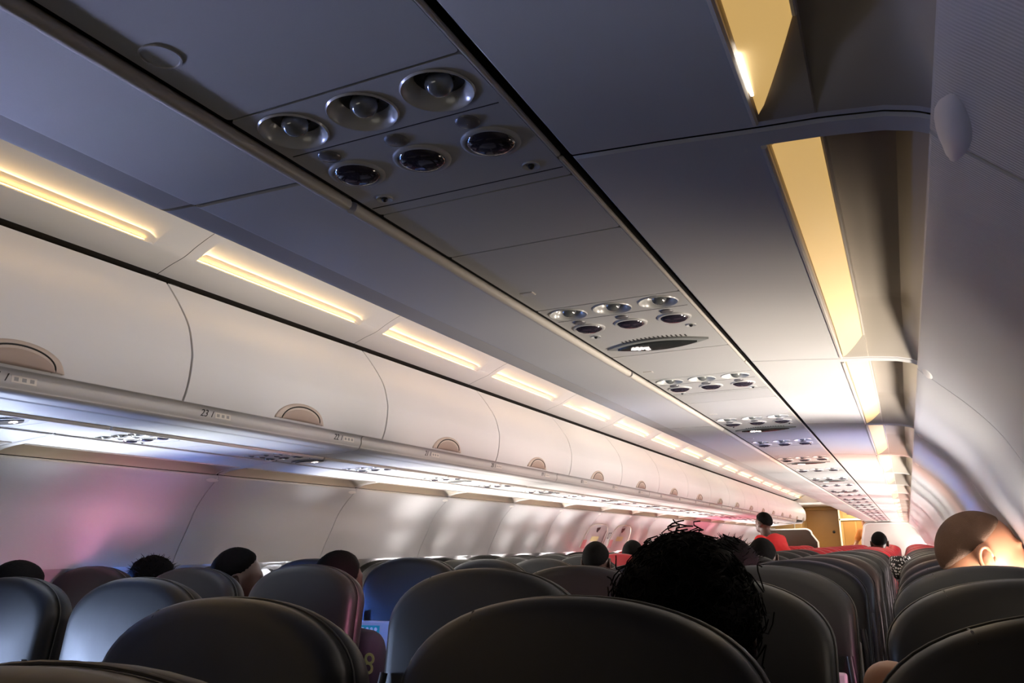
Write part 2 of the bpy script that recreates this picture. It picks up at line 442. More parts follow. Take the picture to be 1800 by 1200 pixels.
# ------------------------------------------------------------------ service units under the bins
def disc(mb, c, r, n=20, z=0, sx=1, sy=1):
    mb.add([(c[0] + r * sx * math.cos(2 * math.pi * i / n), c[1] + r * sy * math.sin(2 * math.pi * i / n), c[2] + z) for i in range(n)], [tuple(range(n))])
ZP = H + .396
def plate(name, s0, s1, y0, y1, holes, sx, parent, m='psu', z=None, t=.006):
    """flat plate (underside at z) with round holes, built as a 2D bmesh fill"""
    z = ZP if z is None else z
    bm = bmesh.new()
    def loop(pts):
        vs = [bm.verts.new((sx * p[0], p[1], z)) for p in pts]
        for i in range(len(vs)): bm.edges.new((vs[i], vs[(i + 1) % len(vs)]))
    r = .004; c = []
    for (cx, cy, a0) in ((s1 - r, y1 - r, 0), (s0 + r, y1 - r, 90), (s0 + r, y0 + r, 180), (s1 - r, y0 + r, 270)):
        for k in range(4): a = R(a0 + 30 * k); c.append((cx + r * math.cos(a), cy + r * math.sin(a)))
    loop(c)
    for (cx, cy, rx, ry) in holes:
        loop([(cx + rx * math.cos(2 * math.pi * i / 28), cy + ry * math.sin(2 * math.pi * i / 28)) for i in range(28)])
    bmesh.ops.triangle_fill(bm, use_beauty=True, edges=bm.edges[:])
    bmesh.ops.dissolve_limit(bm, angle_limit=R(1), verts=bm.verts[:], edges=bm.edges[:])
    for f in bm.faces:
        if f.normal.z > 0: f.normal_flip()
    ext = bmesh.ops.extrude_face_region(bm, geom=bm.faces[:])
    for v in [g for g in ext['geom'] if isinstance(g, bmesh.types.BMVert)]: v.co.z = z + t
    bmesh.ops.recalc_face_normals(bm, faces=bm.faces[:])
    me = bpy.data.meshes.new(name); bm.to_mesh(me); bm.free()
    return link_mesh(name, me, m, parent, 30)
SL, SR = .893, 1.143
def make_unit(sx, sign):
    root = empty('passenger_service_unit')
    L = .41 if sign else .255
    xs = (.935, 1.016, 1.097)
    nz = .042; dm = .150 if sign else .148
    holes = [(x, nz, .031, .031) for x in xs]
    plate('plate', SL, SR, .0015, L - .0015, holes, sx, root)
    mb = MB(); mb.box(min(sx * SL, sx * SR) + .006, max(sx * SL, sx * SR) - .006, .0835, .0848, ZP - .0004, ZP + .001)
    mb.build('groove', 'dark', root, 0)
    if not sign:
        mb = MB(); mb.box(min(sx * SL, sx * SR) + .002, max(sx * SL, sx * SR) - .002, .232, .2335, ZP - .0004, ZP + .001); mb.build('groove', 'dark', root, 0)
    for x in xs:
        c = (sx * x, nz, ZP)
        mb = MB(); mb.lathe([(.0345, -.0005), (.033, -.0022), (.031, -.001), (.0285, .006), (.023, .014), (.016, .019), (.001, .020)], c, 28)
        a = mb.build('air_nozzle', 'cup', root, 60)
        mb = MB(); mb.ball((c[0] + .002 * sx, c[1] - .001, ZP + .006), (.0135, .0135, .012), 20, 12)
        mb.build('nozzle_ball', 'ball', a, 180)
        mb = MB(); mb.lathe([(.0135, .012), (.0215, .0105), (.0235, .0125), (.0215, .0165), (.0135, .018)], (c[0] + .0015 * sx, c[1] + .001, ZP), 24); mb.build('nozzle_collar', 'black', a, 60)
        # reading light dome below
        cd = (sx * x, dm if x != xs[0] else dm - .002, ZP)
        mb = MB(); mb.lathe([(.031, .0005), (.0305, -.002), (.027, -.0032), (.0245, -.002)], cd, 28)
        b = mb.build('reading_light', 'psu', root, 60)
        mb = MB(); mb.lathe([(.0255, -.001), (.024, -.004), (.019, -.0068), (.012, -.0085), (.0005, -.009)], cd, 24)
        mb.build('lens', 'dome', b, 180)
        mb = MB(); mb.lathe([(.0125, .0005), (.012, -.0015), (.0095, -.003), (.0005, -.0034)], (sx * (x - .002), cd[1] - .046, ZP), 18)
        mb.build('light_button', 'button', root, 60)
    for x in (.925, 1.112):
        mb = MB(); mb.lathe([(.010, .0005), (.0095, -.002), (.007, -.001), (.004, .001), (.0003, .001)], (sx * x, dm + .066, ZP), 16)
        k = mb.build('call_button', 'cup', root, 60)
        mb = MB(); mb.ball((sx * x, dm + .066, ZP - .001), .0038, 10, 6); mb.build('button_dot', 'black', k, 180)
    if sign:
        def leaf(w, h, n=20):
            top = [(-w + 2 * w * i / n, h * (1 - (abs(-1 + 2 * i / n)) ** 2.0)) for i in range(n + 1)]
            return top + [(x, -y) for x, y in reversed(top[1:-1])]
        def leafmesh(name, w, h, z0, z1, m, parent, cy=.325):
            P = leaf(w, h); n = len(P); sl = .10
            V = [(sx * (1.016 + p[0]), cy + p[1] + sl * p[0] * 0, z) for z in (z0, z1) for p in P]
            V.append((sx * 1.016, cy, z1 - .001))
            F = [(i, (i + 1) % n, n + (i + 1) % n, n + i) for i in range(n)] + [(n + i, n + (i + 1) % n, 2 * n) for i in range(n)]
            return mesh(name, V, F, m, parent, 40)
        sg = leafmesh('warning_sign', .105, .044, ZP, ZP - .004, 'signrim', root)
        leafmesh('sign_glass', .082, .031, ZP - .003, ZP - .0075, 'signglass', sg)
        mb = MB(); zi = ZP - .0092; cx = sx * .982; cy = .325
        # no-smoking / seat-belt pictogram
        def seg(x0, y0, x1, y1, w):
            d = Vector((x1 - x0, y1 - y0)); p = Vector((-d.y, d.x)).normalized() * w
            mb.add([(cx + sx * (x0 + p.x), cy + y0 + p.y, zi), (cx + sx * (x1 + p.x), cy + y1 + p.y, zi), (cx + sx * (x1 - p.x), cy + y1 - p.y, zi), (cx + sx * (x0 - p.x), cy + y0 - p.y, zi)], [(0, 1, 2, 3)])
        seg(-.019, -.002, .004, -.002, .0035); seg(.006, -.002, .019, -.002, .0035); seg(-.013, .004, -.013, -.011, .0022); seg(-.004, .009, -.004, -.012, .0026)
        seg(.004, .006, .004, -.009, .0022); seg(.011, .004, .011, .013, .0026); seg(.011, .012, .018, .012, .0026); seg(-.008, .003, -.008, -.009, .0018)
        mb.build('sign_icon', 'icon', sg, 0)
        mb = MB()
        for i in range(16):
            x = .955 + i * .0085; t = abs(i - 7.5) / 7.5; y = .270 + .012 * (t ** 2)
            mb.box(min(sx * x, sx * (x + .003)), max(sx * x, sx * (x + .003)), y - .001, y + .020 * (1 - .3 * t), ZP - .0006, ZP + .001)
        mb.build('speaker_slots', 'dark', root, 0)
    else:
        pass
    return root
def make_filler(sx, L, mark):
    root = empty('blank_panel')
    plate('plate', SL, SR, .0015, L - .0015, [], sx, root)
    if mark == 'disc':
        mb = MB(); mb.lathe([(.0175, .0006), (.017, -.0014), (.0155, -.0014), (.0150, .0002)], (sx * .919, L - .105, ZP), 26); mb.build('round_cap', 'psu', root, 60)
    elif mark:
        mb = MB(); x = sx * .921; y = L - .10
        mb.box(x - .011, x + .011, y - .008, y + .008, ZP - .0016, ZP + .001); k = mb.build('square_latch', 'trim', root, 0); bevel(k, .001)
        mb = MB(); mb.box(x - .009, x + .009, y - .006, y + .006, ZP - .0018, ZP); mb.build('latch_face', 'psu', k, 0)
    return root
for sx in (1, -1):
    items = [('f', -1.45, .79, None), ('f', -.66, .565, 'sq'), ('f', -.095, .615, 'disc'), ('p', .52, .255, None), ('f', .775, .17, None), ('f', .945, .305, 'sq')]
    y = 1.25
    while y < 18.0:
        items += [('s', y, .41, None), ('f', y + .41, .285, 'sq'), ('p', y + .695, .255, None), ('f', y + .95, .14, None), ('f', y + 1.09, .34, 'sq')]
        y += 1.43
    protos = {}; cnt = {}
    for (t, y, L, mark) in items:
        key = (t, round(L, 3), mark)
        if key not in protos: protos[key] = make_filler(sx, L, mark) if t == 'f' else make_unit(sx, t == 's'); o = protos[key]
        else: o = copy_tree(protos[key])
        o.location = (0, y, 0)
        kind = {'f': 'blank', 's': 'sign', 'p': 'plain'}[t]; cnt[kind] = cnt.get(kind, 0) + 1; i = cnt[kind] - 1
        if t == 'f': tag(o, 'blank grey panel under the %s bins, %s from the near end' % (SIDE[sx], nth(i)), 'panel', 'blank panels under the %s bins' % SIDE[sx])
        elif t == 's': tag(o, 'service unit with lit leaf-shaped sign, %s bins, %s from the near end' % (SIDE[sx], nth(i)), 'service unit', 'signed service units, %s side' % SIDE[sx])
        else: tag(o, 'service unit without sign under the %s bins, %s from the near end' % (SIDE[sx], nth(i)), 'service unit', 'unsigned service units, %s side' % SIDE[sx])
    # channel edge and beige bead
    for k in range(-2, 17):
        y = SEAM0 + PITCH * k
        if y > Y1 - .3: continue
        rt = empty('panel_joint_strip'); rt.location = (0, y, 0)
        mb = MB(); mb.tube([(sx * .8785, .004, H + .3935), (sx * .8785, PITCH - .006, H + .3935)], .0078, 10); mb.build('beige_bead', 'trim', rt, 60)
        mb = MB(); mb.tube([(sx * 1.1465, .004, H + .397), (sx * 1.1465, PITCH - .004, H + .397)], .0028, 6); mb.build('thin_lip', 'trim', rt, 60)
        tag(rt, 'beige bead strip beside the %s service panels, %s from the near end' % (SIDE[sx], nth(k + 2)), 'trim strip', 'bead strips, %s side' % SIDE[sx])

# ------------------------------------------------------------------ overhead bins
BP, BS = 1.115, 1.86          # door pitch and a seam
DOORP = smoothline([(.728, .864), (.700, .830), (.655, .770), (.612, .700), (.590, .622), (.588, .585), (.592, .540), (.600, .500), (.612, .468)], 4)
RAILP = smoothline([(.6135, .4655), (.6225, .4615), (.6260, .454), (.625, .443), (.6265, .430), (.633, .4195), (.6335, .4165), (.640, .4115), (.652, .4065), (.672, .4045), (.700, .4035)], 3)
UNDP = [(.702, .4025), (.872, .398)]
def make_bin(sx, L):
    root = empty('overhead_bin')
    body = [(.742, .868), (.67, .768), (.628, .70), (.606, .622), (.608, .54), (.628, .468), (.64, .43), (.87, .412), (1.16, .418), (1.15, .55), (1.0, .72), (.80, .886)]
    prism(body, .001, L - .001, 'bin_body', 'gap', root, sx)
    d = slab(DOORP, .004, L - .004, -.016, sx, name='door', m='bin', parent=root, bev=.0012)
    # half-moon latch
    def moon(w, h, off, name, m, parent, z0=.4685, thick=.006):
        n = 20; V = []; F = []
        cy = L / 2
        for i in range(n + 1):
            a = math.pi * i / n; yy = cy + w * math.cos(a)
            for j in range(7):
                zz = z0 + h * math.sin(a) * j / 6
                # s on door surface at zz
                for p, q in zip(DOORP, DOORP[1:]):
                    if q[1] <= zz <= p[1]: t = (zz - q[1]) / (p[1] - q[1] + 1e-9); s = q[0] + (p[0] - q[0]) * t; break
                else: s = .612
                V.append((sx * (s - .0135 - off * (1 - .85 * (j / 6) ** 3)), yy, H + zz))
        for i in range(n):
            for j in range(6): F.append((i * 7 + j, (i + 1) * 7 + j, (i + 1) * 7 + j + 1, i * 7 + j + 1))
        o = mesh(name, V, F, m, parent, 60)
        sd = o.modifiers.new('solid', 'SOLIDIFY'); sd.thickness = thick; sd.offset = 0
        return o
    h = moon(.134, .064, .010, 'handle', 'handle', d)
    moon(.105, .050, .0150, 'handle_plate', 'plate', h)
    mb = MB(); pts = []
    for i in range(25):
        a = math.pi * i / 24; zz = .4690 + .0512 * math.sin(a); yy = L / 2 + .1072 * math.cos(a)
        for p, q in zip(DOORP, DOORP[1:]):
            if q[1] <= zz <= p[1]: t = (zz - q[1]) / (p[1] - q[1]); sd_ = q[0] + (p[0] - q[0]) * t; break
        jj = .8 * math.sin(a) / math.sqrt(1 - .64 * math.cos(a) ** 2)
        pts.append((sx * (sd_ - .0135 - .010 * (1 - .85 * jj ** 3) - .0035), yy, H + zz))
    mb.tube(pts, .0024, 6); mb.build('handle_groove', 'gap', h, 60)
    # black hinge at door top
    mb = MB()
    for yy in (.03, L - .07): mb.box(min(sx * .735, sx * .75), max(sx * .735, sx * .75), yy, yy + .04, H + .868, H + .885)
    mb.build('hinge', 'black', root, 0)
    return root
def bin_label(sx, k):
    return 'white overhead bin with beige half-moon latch, %s side, %s from the near end' % (SIDE[sx], nth(k + 3))
for sx in (1, -1):
    src = None
    for k in range(-3, 16):
        y = BS + BP * k
        if y < Y0 or y + BP > Y1 + .6: continue
        if src is None: src = make_bin(sx, BP); o = src
        else: o = copy_tree(src)
        o.location = (0, y, 0)
        tag(o, bin_label(sx, k), 'overhead bin', 'overhead bins on the %s side' % SIDE[sx])
# hand rails and undersides, two doors long
rails = {}
for sx in (1, -1):
    src = None
    for k in range(-2, 9):
        y = 2.86 + 2.2 * (k - 1) if k > -9 else 0
        if y + 2.2 < Y0 + .3 or y + 2.2 > Y1 + .9: continue
        if src is None:
            src = empty('bin_rail')
            slab(RAILP, .003, 2.197, .012, sx, name='hand_rail', m='rail', parent=src, bev=.001, smooth=50)
            slab([(.700, .4035), (.706, .401), (.708, .4005), (.872, .397)], .004, 2.196, .006, sx, name='underside', m='panel', parent=src)
            o = src
        else: o = copy_tree(src)
        o.location = (0, y, 0); rails[(sx, k)] = o
        tag(o, 'grey rail and underside of the %s bins, %s length from the near end' % (SIDE[sx], nth(k + 2)), 'rail', 'bin rails on the %s side' % SIDE[sx])
# row numbers on the left rail
def rail_text(sx, yw, num):
    key = None
    for (s, k), o in rails.items():
        if s == sx and o.location.y <= yw < o.location.y + 2.2: key = (s, k)
    if key is None: return
    par = rails[key]; oy = par.location.y
    # plane: facing the aisle, slightly down.  text x axis runs along +y for the left side
    xa = Vector((0, -sx * 1., 0)); nrm = Vector((-sx, 0, -.10)).normalized(); ya = nrm.cross(xa)
    B = Matrix((xa, ya, nrm)).transposed().to_4x4()
    def at(y, z=.4425): return Matrix.Translation((sx * (.6248 - .0006), y - oy, H + z)) @ B
    textmesh(str(num), .033, 'row_number', 'label', par, at(yw), shear=.25)
    textmesh('I', .030, 'row_number', 'label', par, at(yw + .034 * (-sx)), shear=.35)
    mb = MB(); Y = yw - sx * .085 - oy
    mb.box(-.0003 + sx * .6246, .0003 + sx * .6246, Y - .035, Y + .035, H + .433, H + .452)
    pl = mb.build('label_plate', 'trim', par, 0)
    mb = MB()
    for j in range(3):
        yy = Y - .022 + j * .022
        mb.box(sx * .6243 - .0003, sx * .6243 + .0003, yy - .006, yy + .006, H + .4375, H + .4475)
    mb.build('seat_letters', 'decal', pl, 0)
for i in range(24):
    rail_text(-1, 1.27 + .708 * i, 24 - i)
    if i < 6: rail_text(1, 1.27 + .708 * i, 24 - i)

# ------------------------------------------------------------------ cove panels with light slots
COVEP = smoothline([(.764, .914), (.706, .936), (.645, .955), (.585, .986), (.500, 1.020), (.38, 1.050), (.205, 1.066)], 6)
def make_cove(sx, L):
    root = empty('cove_panel')
    # arc length parameter
    n = len(COVEP)
    i0 = min(range(n), key=lambda i: abs(COVEP[i][0] - .645))
    a, b = .05, L - .13
    P = []
    for i, p in enumerate(COVEP):
        P.append((p, 0 if i < i0 else None))
    rows = []
    for i, p in enumerate(COVEP):
        if i < i0: rows.append((p, 0.))
        elif i == i0: rows.append((p, 0.)); rows.append(((p[0] - .0015, p[1] + .0008), 1.))
        else:
            t = (COVEP[i0][0] - p[0]) / .11
            rows.append((p, max(0, 1 - t) ** 1.3))
    ys = [.0015, .005, a - .002] + [a + .002, a + .02] + [a + .02 + (b - a - .06) * j / 6 for j in range(1, 7)] + [b - .03, b - .02, b - .01, b - .003, b, L - .005, L - .0015]
    ys = sorted(set(ys)); V = []; F = []
    def R_(y):
        if y <= a or y >= b: return 0
        return min(1, (y - a) / .006, ((b - y) / .045) ** .7)
    for y in ys:
        for (p, d) in rows:
            D = d * R_(y) * .020
            V.append((sx * (p[0] + D * .75), y, H + p[1] + D * .75))
    m_ = len(rows)
    for j in range(len(ys) - 1):
        for i in range(m_ - 1): F.append((j * m_ + i, j * m_ + i + 1, (j + 1) * m_ + i + 1, (j + 1) * m_ + i))
    mesh('panel', V, F, 'ceil', root, 40)
    mb = MB(); p = COVEP[i0]
    mb.tube([(sx * (p[0] + .009), a + .012, H + p[1] + .0065), (sx * (p[0] + .009), b - .03, H + p[1] + .0065)], .0036, 8)
    mb.build('light_strip', 'ledwarm', root, 60)
    return root
for sx in (1, -1):
    src = None
    for k in range(-3, 16):
        y = BS + BP * k
        if y < Y0 or y + BP > Y1 + .6: continue
        if src is None: src = make_cove(sx, BP); o = src
        else: o = copy_tree(src)
        o.location = (0, y, 0)
        w = nth(k + 3) + ' from the near end'
        tag(o, 'cove panel with amber light slot above %s bins, %s' % (SIDE[sx], w), 'cove panel', 'cove panels on the %s side' % SIDE[sx])
# dark backing above the cove joints
for sx, nm in ((1, 'trim_5'), (-1, 'trim_6')):
    tag(slab([(.86, .90), (.74, .95), (.68, .995), (.55, 1.04), (.40, 1.085), (.18, 1.10)], Y0, Y1, .004, -sx * -1, name=nm, m='gap'), kind='structure')
# oval air outlets at cove seams
src = None
for i, (yy) in enumerate((2.93, 5.16, 7.39, 9.62)):
    if src is None:
        src = empty('ceiling_air_outlet')
        V = []; F = []; n = 24
        for rr, dz in ((1, -.003), (.85, -.005), (.7, -.001)):
            for k in range(n):
                a = 2 * math.pi * k / n; V.append((.034 * rr * math.cos(a), .15 * rr * math.sin(a), .34 * .034 * rr * math.cos(a) + dz))
        for j in range(2):
            for k in range(n): F.append((j * n + k, j * n + (k + 1) % n, (j + 1) * n + (k + 1) % n, (j + 1) * n + k))
        mesh('bezel', V, F, 'black', src, 60)
        mesh('grille', V[2 * n:], [tuple(range(n))], 'dark', src, 0)
        o = src
    else: o = copy_tree(src)
    o.location = (-.455, yy, H + 1.030)
    tag(o, 'black oval air outlet in the left-hand ceiling curve, %s from the camera' % nth(i), 'air outlet', 'oval ceiling air outlets')

# ------------------------------------------------------------------ seats
ROW0, RP = .95, .708
def rowy(k): return ROW0 + RP * k + (.22 if k >= 12 else 0)
def outline(w, h, inset=0, n=28, bottom=-.62, taper=.0):
    """half-turn outline of a seat back, origin at top centre of the back"""
    P = []
    a = w / 2 - inset
    for i in range(n + 1):
        t = math.pi * i / n
        c, s = math.cos(t), math.sin(t)
        x = math.copysign(abs(c) ** (2 / 2.15), c) * a; z = abs(s) ** (2 / 2.15) * h - h - inset
        P.append((x, z))
    P.append((-a * .98, -.40)); P.append((-a * .94, bottom + inset)); P.insert(0, (a * .98, -.40)); P.insert(0, (a * .94, bottom + inset))
    return P
def loft(rings, name, m, parent, capdome=(0, 0)):
    V = []; F = []; n = len(rings[0][0])
    for (P, y) in rings: V += [(p[0], y, p[1]) for p in P]
    for j in range(len(rings) - 1):
        for i in range(n): F.append((j * n + i, j * n + (i + 1) % n, (j + 1) * n + (i + 1) % n, (j + 1) * n + i))
    for j, dy in ((0, capdome[0]), (len(rings) - 1, capdome[1])):
        P, y = rings[j]; base = j * n
        prev = list(range(base, base + n))
        for q, f in ((.8, .45), (.5, .8), (.2, 1.)):
            st = len(V)
            for p in P: V.append((p[0] * q, y + dy * f, -.30 + (p[1] + .30) * q))
            for i in range(n): F.append((prev[i], prev[(i + 1) % n], st + (i + 1) % n, st + i))
            prev = list(range(st, st + n))
        F.append(tuple(prev))
    return mesh(name, V, F, m, parent, 180)
def make_seat(lea, lea2):
    root = empty('aircraft_seat')           # origin: floor, under the seat back top
    W = .462
    tilt = Matrix.Rotation(R(-9), 4, 'X'); T = Matrix.Translation((0, 0, 1.158)) @ tilt
    def place(o): o.matrix_local = T; return o
    O = lambda ins: outline(W, .125, ins)
    br = place(loft([(O(.034), .000), (O(.018), .003), (O(.008), .010), (O(.002), .024), (O(.0015), .050)], 'backrest', lea2, root, (-.014, .0)))
    fr = place(loft([(O(.006), .049), (O(.0), .053), (O(-.002), .068), (O(.003), .092), (O(.022), .115)], 'headrest_cushion', lea, root, (0, .03)))
    mb = MB()
    for x in (-.125,):
        mb.tube([(x, .004, -.0350), (x - .003, .016, -.0235), (x - .005, .05, -.0190), (x - .008, .085, -.0200)], [.0006, .0014, .0018, .001], 6)
    mb.build('seam', 'gap', fr, 60)
    Q = O(-.0005); mb = MB(); mb.tube([(p[0], .049, p[1]) for p in Q[1:-1]], .0016, 6); mb.build('piping', 'piping', fr, 60)
    # tray table, frame, latch, pocket on the rear
    mb = MB(); mb.box(-.20, .20, -.030, -.010, -.475, -.268); tr = place(mb.build('tray_table', 'tray', root, 30)); bevel(tr, .008, 3)
    mb = MB(); mb.box(-.02, .02, -.040, -.012, -.268, -.240); lt = mb.build('tray_latch', 'black', tr, 30); bevel(lt, .003)
    mb = MB()
    for sx in (-1, 1):
        mb = MB(); mb.tube([(sx * .208, -.012, -.23), (sx * .214, -.020, -.30), (sx * .214, -.020, -.50), (sx * .200, -.01, -.60)], .009, 8)
        place(mb.build('tray_arm', 'black', root, 60))
    mb = MB(); mb.box(-.19, .19, -.028, -.006, -.68, -.50); pk = place(mb.build('seat_pocket', 'tray', root, 30)); bevel(pk, .008, 3)
    # bottom cushion, armrest, legs
    V = []; mb = MB(); mb.box(-.225, .225, .06, .53, .34, .46); q = mb.build('seat_cushion', lea, root, 30); bevel(q, .035, 4)
    for sx in (-1, 1):
        mb = MB(); mb.box(sx * .255 - .022, sx * .255 + .022, .04, .42, .60, .645); mb.box(sx * .255 - .016, sx * .255 + .016, .06, .14, .40, .61)
        bevel(mb.build('armrest', 'matte', root, 30), .012, 3)
    for sx in (-1, 1):
        mb = MB(); mb.tube([(sx * .16, .10, 0.005), (sx * .16, .14, .20), (sx * .16, .18, .345)], .018, 8); mb.box(sx * .16 - .02, sx * .16 + .02, .04, .46, 0, .02)
        mb.build('leg', 'metal', root, 40)
    return root
seat_black = make_seat('leather', 'leather2'); seat_red = make_seat('red', 'red')
used = {0: False, 1: False}
COLS = [('F', .175, 1.), ('E', -.375, 1.), ('D', -.915, 1.), ('C', -1.945, 1), ('B', -2.485, 1), ('A', -3.035, 1)]
desc = {'F': 'window seat of the right-hand block', 'E': 'middle seat of the right-hand block', 'D': 'aisle seat of the right-hand block',
        'C': 'aisle seat of the left-hand block', 'B': 'middle seat of the left-hand block', 'A': 'window seat of the left-hand block'}
dz = {('C', 1): 0, ('C', 2): .018, ('C', 3): .030, ('B', 1): 0, ('B', 3): .028, ('D', 1): .022, ('D', 0): 0, ('A', 2): .015, ('D', 2): .01}
rs = random.Random(3)
for (cn, X, _) in COLS:
    for k in range(-1, 25):
        if k == -1 and cn != 'E': continue
        if k == 0 and cn in 'AB': continue
        y = rowy(k)
        red = k >= 11 or (cn == 'C' and k == 7)
        t = 1 if red else 0
        proto = seat_red if red else seat_black
        o = copy_tree(proto)
        x = X + CX; z = dz.get((cn, k), rs.uniform(-.004, .01))
        if k == -1: y = .31; x = CX - .46; z = .005
        x += {('D', 1): .045, ('D', 0): -.02, ('E', 0): -.008}.get((cn, k), 0)
        o.location = (x, y, z)
        o.rotation_euler.z = rs.uniform(-.01, .01)
        if cn in 'AF':           # the wall side has no armrest of its own
            for c_ in [c_ for c_ in o.children if c_.name.startswith('armrest') and c_.data.vertices[0].co.x * (1 if cn == 'F' else -1) > 0]: bpy.data.objects.remove(c_)
        if k == -1: tag(o, 'charcoal leather seat back cut off at the lower left corner, nearest of all', 'seat')
        else:
            tag(o, '%s leather %s, in the %s row ahead' % ('red' if red else 'charcoal', desc[cn], nth(k)), 'seat', 'aircraft seats')
        if (cn, k) == ('C', 3):      # teal sticker on this tray table
            tr = [c for c in o.children if c.name.startswith('tray_table')][0]
            mb = MB(); mb.box(-.192, -.088, -.0315, -.0305, -.318, -.288); st = mb.build('teal_sticker', 'teal', tr, 30); tag(st, 'teal sticker with three white dots')
            mb = MB()
            for j in range(3):
                mb.add([(-.148 + j * .021 + .0078 * math.cos(2 * math.pi * i / 14), -.0322, -.303 + .0078 * math.sin(2 * math.pi * i / 14)) for i in range(14)], [tuple(range(14))])
            mb.box(-.187, -.166, -.0323, -.032, -.300, -.296); mb.box(-.187, -.170, -.0323, -.032, -.309, -.305)
            mb.build('sticker_dots', 'white', st, 0)

for pr in (seat_black, seat_red):
    for c_ in list(pr.children_recursive): bpy.data.objects.remove(c_)
    bpy.data.objects.remove(pr)
